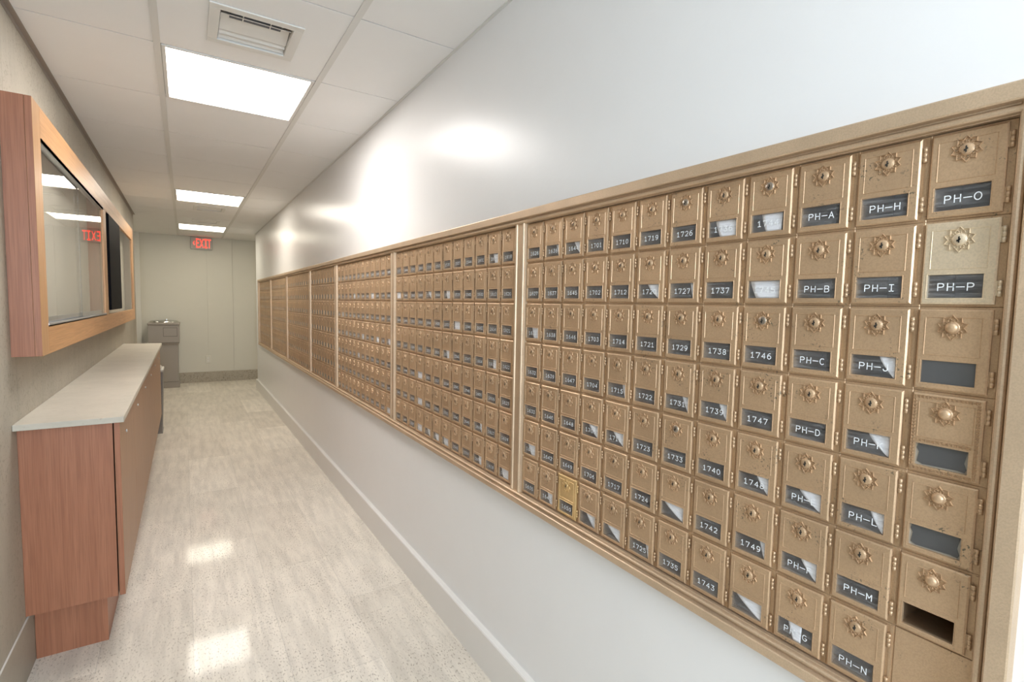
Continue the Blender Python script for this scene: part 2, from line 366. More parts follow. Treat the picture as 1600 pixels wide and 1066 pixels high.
b.box(-3.05, -3.0, YN, YF, CZ, CZ + 0.4, 1); b.box(3.2, 3.25, YN, YF, CZ, CZ + 0.4, 1)
struct('ceiling', b, [M_tile, M_plenum])
n = 4
for x in (X1, X2):
    b = MB(); b.box(x - 0.012, x + 0.012, YN, YF, CZ - 0.004, CZ - 0.0004); struct('trim_%d' % n, b, M_grid); n += 1

# ------------------------------------------------------------------ ceiling lights
for k, (ly, st, colr) in enumerate(LIGHTS):
    lab = ['square ceiling light panel directly overhead at the near end',
           'largest square ceiling light panel, nearest of those in view, beside the air vent',
           'middle square ceiling light panel glowing over the far mailboxes', 'farthest square ceiling light panel, just before the exit sign'][k]
    t = thing('ceiling_light', lab, 'ceiling light', ((X1 + X2) / 2, ly + TY / 2, CZ), 0, 'square fluorescent ceiling panels')
    hx, hy = (X2 - X1) / 2 - 0.013, TY / 2 - 0.003
    f = MB(); r = 0.016
    f.bbox(-hx, -hx + r, -hy, hy, -0.004, 0.05, 0.002); f.bbox(hx - r, hx, -hy, hy, -0.004, 0.05, 0.002)
    f.bbox(-hx + r, hx - r, -hy, -hy + r, -0.004, 0.05, 0.002); f.bbox(-hx + r, hx - r, hy - r, hy, -0.004, 0.05, 0.002)
    f.box(-hx, hx, -hy, hy, 0.05, 0.056)
    part('light_frame', f, M_fixt, t)
    d = MB(); d.box(-hx + r, hx - r, -hy + r, hy - r, 0.004, 0.007)
    part('diffuser', d, emit('fluorescent_diffuser_%d' % k, colr, st), t)

# ------------------------------------------------------------------ air vents
def vent(loc, label):
    t = thing('ceiling_vent', label, 'air vent', (loc[0], loc[1], CZ), 0, 'square supply air vents in the ceiling')
    f = MB(); o, i_ = 0.153, 0.118
    for x0, x1, y0, y1 in ((-o, o, -o, -i_), (-o, o, i_, o), (-o, -i_, -i_, i_), (i_, o, -i_, i_)): f.bbox(x0, x1, y0, y1, -0.006, -0.0005, 0.0015)
    part('vent_frame', f, M_vent, t)
    f = MB(); f.box(-i_ - .006, i_ + .006, -i_ - .006, i_ + .006, 0.09, 0.094)
    for x0, x1, y0, y1 in ((-i_ - .006, -i_, -i_, i_), (i_, i_ + .006, -i_, i_), (-i_ - .006, i_ + .006, -i_ - .006, -i_), (-i_ - .006, i_ + .006, i_, i_ + .006)): f.box(x0, x1, y0, y1, -0.0005, 0.09)
    part('vent_throat', f, M_vent, t)
    f = MB(); f.box(-.088, .082, -.108, -.052, .0075, .010); part('slot_shade_plate', f, M_slotshade, t)  # dark plate closes the slots, their inner shade put into its colour
    f = MB()     # wide sloping blade and two narrow ones behind it
    for y, z, wd, a in ((-0.080, 0.003, 0.007, 0.2), (-0.004, 0.010, 0.098, -0.12), (0.060, 0.009, 0.034, -0.45), (0.096, 0.009, 0.036, -0.45)):
        dy, dz = math.cos(a) * wd / 2, math.sin(a) * wd / 2
        ins = 0.022 if wd > 0.1 else 0.004
        f.add([(-i_ + ins, y - dy, z - dz), (i_ - ins, y - dy, z - dz), (i_ - 0.002, y + dy, z + dz), (-i_ + 0.002, y + dy, z + dz),
               (-i_ + ins, y - dy, z - dz + .002), (i_ - ins, y - dy, z - dz + .002), (i_ - 0.002, y + dy, z + dz + .002), (-i_ + 0.002, y + dy, z + dz + .002)],
              [(0, 1, 2, 3), (7, 6, 5, 4), (0, 4, 5, 1), (1, 5, 6, 2), (2, 6, 7, 3), (3, 7, 4, 0)])
    part('louver_blade', f, M_vent, t)
    f = MB()
    for x in (-0.045, 0.045): f.box(x - 0.0015, x + 0.0015, -.108, -0.053, 0.003, 0.0075)
    part('cross_bar', f, M_vent, t)
    return t
vent(VENT[-1], 'large white louvered air vent nearest the camera, dark slot along one edge')
vent(VENT[6], 'pale air vent just beyond the middle ceiling light')
vent(VENT[8], 'air vent with a dark slit just before the farthest ceiling light')

# ------------------------------------------------------------------ lettering: stroke font on a 0.72 x 1 cell
def arc(cx, cz, rx, rz, a0, a1, n=10): return [(cx + rx * math.cos(math.radians(a0 + (a1 - a0) * i / n)), cz + rz * math.sin(math.radians(a0 + (a1 - a0) * i / n))) for i in range(n + 1)]
W = 0.78
GL = {
 '0': [arc(W/2, .5, .34, .5, 0, 360, 18)], '1': [[(.12, .78), (.38, 1), (.38, 0)], [(.12, 0), (.66, 0)]],
 '2': [arc(W/2, .70, .33, .30, 160, -35, 9) + [(.05, 0), (W-.05, 0)]],
 '3': [[(.06, 1), (.70, 1), (.36, .60)] + arc(W/2-.02, .30, .34, .30, 80, -160, 10)],
 '4': [[(.56, 0), (.56, 1), (.04, .30), (.74, .30)]],
 '5': [[(.68, 1), (.14, 1), (.10, .56)] + arc(W/2-.02, .32, .34, .32, 110, -155, 10)],
 '6': [arc(W/2, .31, .32, .31, 0, 360, 14), [(.08, .36)] + arc(.52, .45, .44, .55, 178, 78, 7)],
 '7': [[(.05, .88), (.05, 1), (.72, 1), (.30, 0)]],
 '8': [arc(W/2, .74, .27, .26, 0, 360, 14), arc(W/2, .25, .33, .25, 0, 360, 14)],
 '9': [arc(W/2, .69, .32, .31, 0, 360, 14), [(.70, .64)] + arc(.26, .55, .44, .55, -2, -102, 7)],
 'A': [[(.02, 0), (W/2, 1), (W-.02, 0)], [(.16, .34), (W-.16, .34)]],
 'B': [[(.06, 0), (.06, 1), (.42, 1)] + arc(.46, .76, .24, .24, 90, -90, 7) + [(.06, .52)], [(.42, .52)] + arc(.46, .26, .28, .26, 90, -90, 7) + [(.06, 0)]],
 'C': [arc(W/2+.02, .5, .36, .5, 50, 310, 14)], 'D': [[(.06, 0), (.06, 1), (.30, 1)] + arc(.34, .5, .38, .5, 90, -90, 10) + [(.06, 0)]],
 'E': [[(.70, 1), (.08, 1), (.08, 0), (.72, 0)], [(.08, .52), (.58, .52)]], 'F': [[(.70, 1), (.08, 1), (.08, 0)], [(.08, .52), (.58, .52)]],
 'G': [arc(W/2, .5, .36, .5, 50, 340, 15) + [(.74, .45), (.44, .45)]], 'H': [[(.06, 0), (.06, 1)], [(.72, 0), (.72, 1)], [(.06, .52), (.72, .52)]],
 'I': [[(.12, 1), (.66, 1)], [(W/2, 1), (W/2, 0)], [(.12, 0), (.66, 0)]], 'J': [[(.64, 1), (.64, .3)] + arc(.36, .3, .28, .3, 0, -170, 8)],
 'K': [[(.06, 0), (.06, 1)], [(.70, 1), (.06, .40)], [(.26, .58), (.74, 0)]], 'L': [[(.08, 1), (.08, 0), (.72, 0)]],
 'M': [[(.04, 0), (.04, 1), (W/2, .35), (W-.04, 1), (W-.04, 0)]], 'N': [[(.06, 0), (.06, 1), (W-.06, 0), (W-.06, 1)]],
 'O': [arc(W/2, .5, .38, .5, 0, 360, 18)], 'P': [[(.06, 0), (.06, 1), (.44, 1)] + arc(.46, .74, .26, .26, 90, -90, 8) + [(.06, .48)]],
 '-': [[(-.04, .5), (W+.04, .5)]], 'X': [[(.02, 0), (W-.02, 1)], [(.02, 1), (W-.02, 0)]], 'T': [[(.02, 1), (W-.02, 1)], [(W/2, 1), (W/2, 0)]],
}
def text_mb(mb, s, cx, cz, h, pitch, y, th, m=0, depth=0.0):
    n = len(s); x0 = cx - (n - 1) * pitch / 2 - W * h / 2
    for k, ch in enumerate(s):
        ox = x0 + k * pitch
        for pl in GL[ch]:
            seg = 0
            P = [Vector((ox + a * h, cz + (q - .5) * h)) for a, q in pl]
            for a, c in zip(P, P[1:]):
                d = (c - a)
                if d.length < 1e-7: continue
                d.normalize(); nn = Vector((-d.y, d.x)) * th / 2; e = d * th * 0.35; seg += 1; yy = y - 6e-6 * seg - (4e-5 if pl is not GL[ch][0] else 0)
                q = [a - e + nn, c + e + nn, c + e - nn, a - e - nn]
                if depth: mb.add([(v.x, y, v.y) for v in q] + [(v.x, y + depth, v.y) for v in q], [(0, 1, 2, 3), (7, 6, 5, 4), (0, 4, 5, 1), (1, 5, 6, 2), (2, 6, 7, 3), (3, 7, 4, 0)], m)
                else: mb.add([(v.x, yy, v.y) for v in q], [(0, 1, 2, 3)], m)

# ------------------------------------------------------------------ one mailbox (local: front is -y, width along x, height along z, origin at cell centre)
CW, CH = PW - 0.0004, PH_ - 0.0004
dx0, dx1 = -0.0460, 0.0372          # door edges
dz0, dz1 = -0.0590, 0.0592
wx0, wx1, wz0, wz1 = -0.0385, 0.0240, -0.0500, -0.0165   # window opening
px0, px1, pz0, pz1 = -0.0370, 0.0270, -0.0080, 0.0475   # field panel outline
RX, RZ = -0.0052, 0.0330             # rosette centre
DF = -0.0055                        # door front face
def plate_with_hole(mb, X0, X1, Z0, Z1, hx0, hx1, hz0, hz1, yf, yb, bev, m=0):
    xs_ = [X0 + bev, hx0, hx1, X1 - bev]; zs_ = [Z0 + bev, hz0, hz1, Z1 - bev]
    vs = [(x, yf, z) for x in xs_ for z in zs_]; fs = []
    for a in range(3):
        for c in range(3):
            if a == 1 and c == 1: continue
            fs.append((a * 4 + c, (a + 1) * 4 + c, (a + 1) * 4 + c + 1, a * 4 + c + 1))
    mb.add(vs, fs, m)
    R0 = [(X0 + bev, yf, Z0 + bev), (X1 - bev, yf, Z0 + bev), (X1 - bev, yf, Z1 - bev), (X0 + bev, yf, Z1 - bev)]
    R1 = [(X0, yf + bev * 0.8, Z0), (X1, yf + bev * 0.8, Z0), (X1, yf + bev * 0.8, Z1), (X0, yf + bev * 0.8, Z1)]
    R2 = [(X0, yb, Z0), (X1, yb, Z0), (X1, yb, Z1), (X0, yb, Z1)]
    H0 = [(hx0, yf, hz0), (hx1, yf, hz0), (hx1, yf, hz1), (hx0, yf, hz1)]
    H1 = [(x, yb, z) for x, _, z in H0]
    q = [(i_, (i_ + 1) % 4) for i_ in range(4)]
    mb.add(R0 + R1 + R2, [(a, c, c + 4, a + 4) for a, c in q] + [(a + 4, c + 4, c + 8, a + 8) for a, c in q], m)
    mb.add(H0 + H1, [(a, c, c + 4, a + 4) for a, c in q], m)
    mb.add(R2 + H1, [(a, c, c + 4, a + 4) for a, c in q], m)
def housing_mb(depth=0.13):
    mb = MB(); hw, hh = CW / 2, CH / 2; yf = 0.0006; bev = 0.0008
    ix0, ix1, iz0, iz1 = -hw + 0.0030, 0.0355, -hh + 0.0055, hh - 0.0055
    plate_with_hole(mb, -hw, hw, -hh, hh, ix0, ix1, iz0, iz1, yf, depth, bev)
    # compartment lining
    i0, i1, j0, j1 = -hw + 0.0015, hw - 0.0015, -hh + 0.0015, hh - 0.0015
    y0 = yf + 0.003
    A = [(ix0, yf + .0005, iz0), (ix1, yf + .0005, iz0), (ix1, yf + .0005, iz1), (ix0, yf + .0005, iz1)]
    A1 = [(i0, y0, j0), (i1, y0, j0), (i1, y0, j1), (i0, y0, j1)]
    B = [(x, depth - .002, z) for x, _, z in A1]
    q = [(k, (k + 1) % 4) for k in range(4)]
    mb.add(A + A1 + B, [(a, c, c + 4, a + 4) for a, c in q] + [(a + 4, c + 4, c + 8, a + 8) for a, c in q] + [(8, 9, 10, 11)], 1)
    # hinge stile raised along the right edge
    mb.box(0.0415, 0.0452, yf - 0.0012, yf + 0.0002, -hh + 0.002, hh - 0.002)
    return mb
def door_mb(key=False):
    mb = MB(); plate_with_hole(mb, dx0, dx1, dz0, dz1, wx0, wx1, wz0, wz1, DF, 0.0, 0.0022)
    if not key:
        mb.ridge([(px0, pz0), (px1, pz0), (px1, pz1), (px0, pz1)], 0.0016, 0.0008, DF)
        mb.ridge([(wx0 - .0012, wz0 - .0012), (wx1 + .0012, wz0 - .0012), (wx1 + .0012, wz1 + .0012), (wx0 - .0012, wz1 + .0012)], 0.0014, 0.0006, DF)
    else:
        mb.ridge([(px0, pz0 + .002), (px1, pz0 + .002), (px1, pz1), (px0, pz1)], 0.0014, 0.0009, DF)
        def meander(x0, z0, x1, z1, n):
            for k in range(n):
                a, c = (k + .12) / n, (k + .88) / n
                ux, uz = (x1 - x0), (z1 - z0); L = math.hypot(ux, uz); ux /= L; uz /= L; s = 0.0022; nx, nz = -uz, ux
                def T(t_, o): return (x0 + ux * t_ * L + nx * o, z0 + uz * t_ * L + nz * o)
                mb.ridge([T(a, -s), T(a, s), T(c, s), T(c, -s * .5), T((a + c) / 2, -s * .5), T((a + c) / 2, s * .3)], 0.0011, 0.0012, DF, closed=False)
        bx, bz = 0.0042, 0.0042
        meander(dx0 + bx, dz1 - bz - .001, dx1 - bx, dz1 - bz - .001, 15); meander(dx0 + bx, dz0 + bz, dx1 - bx, dz0 + bz, 15)
        meander(dx0 + bx, dz0 + .007, dx0 + bx, dz1 - .008, 20); meander(dx1 - bx - .001, dz0 + .007, dx1 - bx - .001, dz1 - .008, 20)
        meander(px0, -0.0115, px1, -0.0115, 12)
    return mb
def rosette_mb(n=10):
    mb = MB(); P = []
    for k in range(2 * n):
        a = math.pi * k / n + math.pi / 2; r = 0.0178 if k % 2 == 0 else 0.0132
        P.append((RX + r * math.cos(a), RZ + r * math.sin(a)))
    mb.ridge(P, 0.0017, 0.0022, DF)
    for k in range(n):
        a = 2 * math.pi * (k + .5) / n + math.pi / 2; c = (RX + .0108 * math.cos(a), RZ + .0108 * math.sin(a))
        mb.ridge([(c[0] + .0024 * math.cos(q * math.pi / 3), c[1] + .0024 * math.sin(q * math.pi / 3)) for q in range(6)], 0.0012, 0.0015, DF)
    mb.lathe([(0.0090, 0), (0.0087, -0.0014), (0.0078, -0.0018)], (RX, DF, RZ), 'y', 20)
    return mb
def lock_mb():
    mb = MB(); mb.lathe([(0.0078, -0.0014), (0.0076, -0.0026), (0.0070, -0.0031), (0.0001, -0.0032)], (RX, DF, RZ), 'y', 20)
    y = DF - 0.0036
    mb.box(RX - .0009, RX + .0009, y, y + .0006, RZ - .0050, RZ + .0040, 1); mb.box(RX - .0026, RX + .0002, y, y + .0006, RZ - .0032, RZ - .0004, 1); mb.box(RX, RX + .0020, y, y + .0006, RZ - .0010, RZ + .0012, 1)
    return mb
def knob_mb():
    mb = MB(); mb.lathe([(0.0080, -0.001), (0.0076, -0.0035), (0.0060, -0.0056), (0.0034, -0.0068), (0.0001, -0.0072)], (RX, DF, RZ), 'y', 20); return mb
def hinge_mb(z):
    mb = MB(); r = 0.0027; c = (0.0412, DF + 0.0030, z)
    for a, h in ((-0.0110, 0.0070), (-0.0036, 0.0072), (0.0040, 0.0070)): mb.cyl((c[0], c[1], c[2] + a), 'z', r, h, 10)
    mb.cyl((c[0], c[1], c[2] - .0112), 'z', r * .7, 0.0224, 8)
    mb.box(0.0368, 0.0412, c[1], c[1] + .0022, z - .0104, z + .0104)
    return mb
def pane_mb(): 
    mb = MB(); mb.box(wx0 + .0001, wx1 - .0001, -0.0036, -0.0030, wz0 + .0001, wz1 - .0001); return mb
def number_me(s):
    mb = MB(); cx = (wx0 + wx1) / 2 + 0.001; cz = (wz0 + wz1) / 2 - 0.0010
    text_mb(mb, s, cx, cz, 0.0102, 0.0112, -0.0039, 0.00135); return mb.mesh('number', M_print)
ME = {}
ME['housing'] = housing_mb().mesh('housing', [M_bronze, M_inner]); 
for key, mm in (('', M_bronze), ('c', M_champ), ('b', M_brass)):
    ME['door' + key] = door_mb().mesh('door', mm); ME['rosette' + key] = rosette_mb().mesh('rosette', mm)
    ME['hinge_t' + key] = hinge_mb(0.0360).mesh('hinge', mm); ME['hinge_b' + key] = hinge_mb(-0.0370).mesh('hinge', mm)
ME['doork'] = door_mb(True).mesh('door', M_bronze); ME['rosette8'] = rosette_mb(9).mesh('rosette', M_bronze)
ME['lock'] = lock_mb().mesh('lock', [M_bronze, M_dark]); ME['lockc'] = lock_mb().mesh('lock', [M_champ, M_dark]); ME['lockb'] = lock_mb().mesh('lock', [M_brass, M_dark]); ME['lockm'] = lock_mb().mesh('lock', [M_key, M_dark])
ME['knob'] = knob_mb().mesh('knob', M_bronze); ME['knobc'] = knob_mb().mesh('knob', M_bronze)
ME['pane'] = pane_mb().mesh('window_pane', M_pane); ME['blank'] = pane_mb().mesh('window_plate', M_blank)
# ragged dark plate behind a window with broken paint edges
mb = MB(); mb.prism([(wx0 + .002, wz0 + .005), (wx0 + .009, wz0 + .0015), (wx1 - .012, wz0 + .003), (wx1 - .004, wz0 + .0015), (wx1 - .002, wz0 + .006), (wx1 - .005, wz0 + .015), (wx1 - .0015, wz1), (wx0 + .003, wz1), (wx0 + .001, wz1 - .008), (wx0 + .004, wz1 - .014)], -0.0012, -0.0006, ax='y')
mb.box(wx0 - .001, wx1 + .001, -0.0005, -0.0002, wz0 - .001, wz1 + .001, 1)
ME['ragged'] = mb.mesh('window_plate', [M_blank, mat('worn_clear_edge', (0.33, 0.31, 0.27), 0.4)])
# simpler bodies for the boxes further down the wall
mb = door_mb(); r_ = rosette_mb(8); mb.add(r_.v, r_.f); mb.lathe([(0.0078, -0.0014), (0.0062, -0.0034), (0.0001, -0.0036)], (RX, DF, RZ), 'y', 8)
mb.box(0.0385, 0.0440, DF + .001, 0.0005, 0.025, 0.047); mb.box(0.0385, 0.0440, DF + .001, 0.0005, -0.048, -0.026)
ME['door_s'] = mb.mesh('door', M_bronze)
def small_box(mb, ox=0, oz=0, flip=None):
    s_ = MB(); hw, hh = CW / 2, CH / 2
    s_.box(-hw, hw, 0.0006, 0.012, -hh, hh, 0)
    plate_with_hole(s_, dx0, dx1, dz0, dz1, wx0, wx1, wz0, wz1, DF, 0.0005, 0.0022)
    s_.box(wx0, wx1, -0.0012, 0.0004, wz0, wz1, 1)
    s_.box(px0, px1, DF - .0006, DF + .0002, pz0, pz0 + .0014)
    s_.cyl((RX, DF - .003, RZ), 'y', 0.0085, 0.003, 8); s_.box(RX - .016, RX + .016, DF - .0012, DF, RZ - .0025, RZ + .0025)
    s_.box(0.0385, 0.0440, DF + .001, 0.0005, 0.025, 0.047); s_.box(0.0385, 0.0440, DF + .001, 0.0005, -0.048, -0.026)
    o = len(mb.v); mb.v += [(x + ox, y, z + oz) for x, y, z in s_.v]
    mb.f += [tuple(o + i_ for i_ in f_) for f_ in s_.f]; mb.m += s_.m; mb.s += s_.s
mb = MB(); small_box(mb); ME['small'] = mb.mesh('mailbox', [M_bronze, M_farpane])

NUM1 = [['PH-O', 'PH-P', None, None, None, None, None], ['PH-H', 'PH-I', 'PH-J', 'PH-K', 'PH-L', 'PH-M', 'PH-N'],
        ['PH-A', 'PH-B', 'PH-C', 'PH-D', 'PH-E', 'PH-F', 'PH-G'], ['1744', '1745', '1746', '1747', '1748', '1749', None],
        ['1736', '1737', '1738', '1739', '1740', '1742', '1743'], ['1726', '1727', '1729', '1731', '1733', None, '1735'],
        ['1719', '1720', '1721', '1722', '1723', '1724', '1725'], ['1710', '1712', '1714', '1715', '1716', '1717', None],
        ['1701', '1702', '1703', '1704', '1705', '1706', None], ['1644', '1645', '1646', '1647', '1648', '1649', '1650'],
        ['1636', '1637', '1638', '1639', '1640', '1642', '1643'], ['1626', '1627', '1628', '1632', '1633', '1634', '1635']]
def seq():     # earlier floors, last number first; no 13 anywhere
    out = [str(n_) for n_ in range(1624, 1600, -1) if n_ not in (1613, 1609, 1610, 1607)]
    for fl in (15, 14, 12, 11, 10, 9):
        out += ['%d%02d' % (fl, n_) for n_ in range(50, 0, -1) if n_ != 13]
    return out
SQ = ['1625'] + seq()
def num2(c, r): return SQ[c * 7 + (6 - r)]
LET1 = {(3, 6): (.10, .95), (2, 6): (.28, .45, .66), (1, 3): (.50, 1.0), (2, 4): (.36, .96), (2, 5): (.52, .97), (1, 4): (.66, .97), (1, 2): (.62, 1.05),
        (3, 0): (.30, .45, .92), (3, 1): (.04, .25), (3, 4): (.58, 1.0), (3, 5): (.80, 1.06), (4, 0): (.22, .40), (4, 3): (.66, 1.0), (5, 3): (.70, 1.02),
        (5, 5): (.08, .95), (6, 1): (.40, .95), (5, 1): (.84, 1.05), (7, 6): (.16, .95), (7, 4): (.34, .95), (8, 4): (.34, .92), (8, 6): (.34, .88),
        (9, 0): (.55, 1.0), (11, 2): (.42, .60), (11, 5): (.30, .62), (10, 6): (.50, .75), (10, 0): (.75, 1.0), (7, 3): (.78, 1.0), (6, 6): (.80, 1.04)}
LET2 = {(4, 2): (.1, .2), (5, 1): (.3, .5), (7, 1): (.3, .9), (11, 1): (.0, .1), (5, 3): (.4, .6), (8, 4): (.0, .1), (8, 5): (.0, .1), (8, 6): (.0, .1), (7, 6): (.3, .8),
        (6, 6): (.2, .5), (5, 6): (.1, .3), (2, 6): (.5, .7), (2, 5): (.6, .9), (1, 3): (.55, .62), (0, 6): (.15, .4), (1, 0): (.4, .6)}
LET3 = {(3, 1): (.0, .1), (7, 1): (.1, .3), (10, 2): (.1, .2), (5, 3): (.0, .1), (0, 3): (.2, .5), (2, 3): (.1, .3), (6, 4): (.1, .4), (0, 6): (.0, .1), (9, 3): (.2, .4)}
ORD = ['top', 'second', 'third', 'fourth', 'fifth', 'sixth', 'bottom']
CNT = ['first', 'second', 'third', 'fourth', 'fifth', 'sixth', 'seventh', 'eighth', 'ninth', 'tenth', 'eleventh', 'twelfth']
RZ_ = -math.pi / 2
def cell(k, j, r): return (XR, bay_y(k, j) + PW / 2, ZT - (r + .5) * PH_)
def letter_mb(a, b_, c=0.995):
    a, b_ = min(a, .93), min(b_, .96)
    mb = MB(); n, m_ = 8, 6; Wd, Hd = wx1 - wx0, wz1 - wz0; front = []
    for i_ in range(n + 1):
        t = i_ / n; z = wz1 - .0004 - t * (Hd - .0008)
        e = a + (b_ - a) * (t ** 1.35 if b_ > a else t)
        for q in range(m_ + 1):
            s_ = q / m_; x = wx0 + Wd * (e + (max(c, e + .03) - e) * s_)
            y = -0.0026 + 0.0030 * (1 - t) * (0.35 + 0.65 * s_) + 0.0004 * (1 + math.sin(3 * s_ + 4 * t))
            front.append((x, y, z))
    N = len(front); vs = front + [(x, y + .0007, z) for x, y, z in front]; fs = []
    for i_ in range(n):
        for q in range(m_):
            A = i_ * (m_ + 1) + q; fs += [(A, A + 1, A + m_ + 2, A + m_ + 1), (N + A, N + A + m_ + 1, N + A + m_ + 2, N + A + 1)]
    rim = list(range(m_ + 1)) + [i_ * (m_ + 1) + m_ for i_ in range(1, n + 1)] + [n * (m_ + 1) + q for q in range(m_ - 1, -1, -1)] + [i_ * (m_ + 1) for i_ in range(n - 1, 0, -1)]
    for p, q in zip(rim, rim[1:] + rim[:1]): fs.append((p, q, N + q, N + p))
    mb.add(vs, fs, 0, True); return mb
def put_letter(k, j, r, args, where, grp):
    mats = M_paper if (j * 3 + r) % 5 else M_paper
    o = link('letter', letter_mb(*args).mesh('letter', mats), None, cell(k, j, r), (0, 0, RZ_))
    tag(o, 'white mail behind window of ' + where, 'letter', grp)

cnt = 0
def mailbox(k, j, r):
    global cnt
    loc = cell(k, j, r)
    if k == 0:
        num = NUM1[j][r]; special = j == 0 and r >= 2
        sfx = 'c' if (j, r) in ((0, 1),) else 'b' if (j, r) == (9, 6) else ''
        if special:
            lab = {2: 'bronze mailbox with round knob and blank dark window, below mailbox PH-P',
                   3: 'bronze mailbox with raised Greek key border around its door, right-hand column',
                   4: 'bronze mailbox with a blank ragged window, just below the Greek key door',
                   5: 'bronze mailbox whose window has no glass, lowest in the right-hand column'}[r]
        elif num is None or (j, r) in ((7, 4), (8, 4), (11, 2), (11, 5), (10, 6)):
            up = NUM1[j][r - 1] or ''
            lab = 'bronze mailbox with number hidden by white mail, %s row, %s column from the right edge' % (ORD[r], CNT[j])
        else:
            lab = {'': 'bronze mailbox marked %s in white, ' + '%s row, %s column from the right edge' % (ORD[r], CNT[j]), 'c': 'pale champagne mailbox with white %s in its window',
                   'b': 'brighter yellow brass mailbox with white %s in its window, bottom row'}[sfx] % num
        t = thing('mailbox', lab, 'mailbox', loc, RZ_, 'numbered bronze mailboxes in the wall')
        link('housing', ME['housing'], t)
        d = link('door', ME['doork' if special and r == 3 else 'door' + sfx], t)
        link('rosette', ME['rosette' + sfx], d)
        if special: link('knob', ME['knob'], d)
        else: link('lock', ME['lockm' if (j, r) in ((5, 0), (3, 0), (3, 2), (5, 4)) else 'lock' + sfx], d)
        link('hinge', ME['hinge_t' + sfx], d); link('hinge', ME['hinge_b' + sfx], d)
        if special and r == 2: link('window_plate', ME['blank'], d)
        elif special and r in (3, 4): link('window_plate', ME['ragged'], d)
        elif not special: link('window_pane', ME['pane'], d)
        if num: link('number', number_me(num), d)
        return t
    if k in (1, 2):
        bay = ('second', 'third')[k - 1]
        lab = 'bronze mailbox in the %s bay from the camera, %s row, %s column from its right' % (bay, ORD[r], CNT[j])
        t = thing('mailbox', lab, 'mailbox', loc, RZ_, 'numbered bronze mailboxes in the wall')
        link('housing', ME['housing'], t)
        if k == 1:
            d = link('door', ME['door'], t)
            link('rosette', ME['rosette'], d); link('lock', ME['lock'], d)
            link('hinge', ME['hinge_t'], d); link('hinge', ME['hinge_b'], d)
        else: d = link('door', ME['door_s'], t)
        link('window_pane', ME['pane'], d); link('number', number_me(num2(k * 12 - 12 + j, r)), d)
        return t
    o = link('mailbox', ME['small'], None, loc, (0, 0, RZ_))
    return tag(o, 'small bronze mailbox in the narrower fourth bay, %s row, %s column from its right' % (ORD[r], CNT[j]), 'mailbox', 'numbered bronze mailboxes in the wall')
for k in range(4):
    for j in range(BAYS[k] if k < 3 else 7):
        for r in range(7):
            if k == 0 and j == 0 and r == 6: continue
            mailbox(k, j, r)
# the remaining boxes further away
mb = MB()
for k in range(3, 7):
    for j in range(BAYS[k]):
        if k == 3 and j < 7: continue
        for r in range(7): small_box(mb, -(bay_y(k, j) + PW / 2), ZT - (r + .5) * PH_)
o = part('distant_mailboxes', mb, [M_bronze, M_farpane], None); o.location = (XR, 0, 0); o.rotation_euler = (0, 0, RZ_)
tag(o, 'distant bronze mailboxes filling the last bays at the far end of the wall', 'mailbox', 'numbered bronze mailboxes in the wall', 'stuff')
# filler panel under the right-hand column
mb = MB(); mb.bbox(-CW / 2, CW / 2, -0.0005, 0.02, -CH / 2, CH / 2, 0.0008)
o = part('filler_panel', mb, M_bronze, None); o.location = cell(0, 0, 6); o.rotation_euler = (0, 0, RZ_)
tag(o, 'plain flat bronze filler panel below the right-hand column of mailboxes', 'panel')
for (j, r), a in LET1.items():
    num = NUM1[j][r]
    where = 'mailbox ' + num if num and (j, r) not in ((7, 4), (8, 4), (11, 2), (11, 5), (10, 6)) else 'the box directly below mailbox ' + NUM1[j][r - 1]
    put_letter(0, j, r, a, '%s, nearest bay, %s row, %s column' % (num or 'unnumbered box', ORD[r], CNT[j]), 'mail inside the mailboxes')
for k, L in ((1, LET2), (2, LET3)):
    for (j, r), a in L.items():
        put_letter(k, j, r, a, '%s bay, %s row, %s box from right' % (('second', 'third')[k - 1], ORD[r], CNT[j]), 'mail inside the mailboxes')

# ------------------------------------------------------------------ frame around the mailboxes
fr = thing('mailbox_surround', 'long bronze moulded frame and dividers around the wall of mailboxes', 'frame', (0, 0, 0))
def rail_profile(top):      # (depth out of wall, z) ; outer edge first
    P = [(0.0, 0.0), (0.030, 0.0), (0.031, 0.002), (0.031, 0.0215), (0.029, 0.0235), (0.0170, 0.0240), (0.0165, 0.0260)]
    P += [(0.0155 + 0.0060 * math.sin(a), 0.0315 - 0.0050 * math.cos(a)) for a in [math.pi * q / 6 for q in range(7)]]
    P += [(0.0100, 0.0368), (0.0095, 0.0375), (0.0022, 0.0375)]
    return P
TOPZ = H + 0.2989 + 0.002; BOTZ = H - 0.6465 - 0.004; YNE = YM - 0.040; YFE = YBANK + 0.036
def rail(y0, y1, zedge, sgn):
    P = rail_profile(True); mb = MB(); tot = abs(zedge - (ZT if sgn < 0 else ZB)); k = tot / 0.0378
    poly = [(XR - d, zedge + sgn * z * k) for d, z in P] + [(XR + 0.0005, zedge + sgn * tot), (XR + 0.0005, zedge)]
    mb.prism(poly, y0, y1, ax='y'); return mb
part('top_rail', rail(YNE, YFE, TOPZ, -1), M_frame, fr)
part('bottom_rail', rail(YNE, YFE, BOTZ, 1), M_frame, fr)
def stile(y0, y1, near):
    P = rail_profile(True); mb = MB(); tot = y1 - y0; k = tot / 0.0378
    if near: poly = [(XR - d * 0.94, y0 + z * k) for d, z in P] + [(XR + .0005, y1), (XR + .0005, y0)]
    else: poly = [(XR - d * 0.94, y1 - z * k) for d, z in P] + [(XR + .0005, y0), (XR + .0005, y1)]
    mb.prism(poly, BOTZ + 0.001, TOPZ - 0.001, ax='z'); return mb
part('end_stile', stile(YNE + 0.0005, YM - 0.0002, True), M_frame, fr)
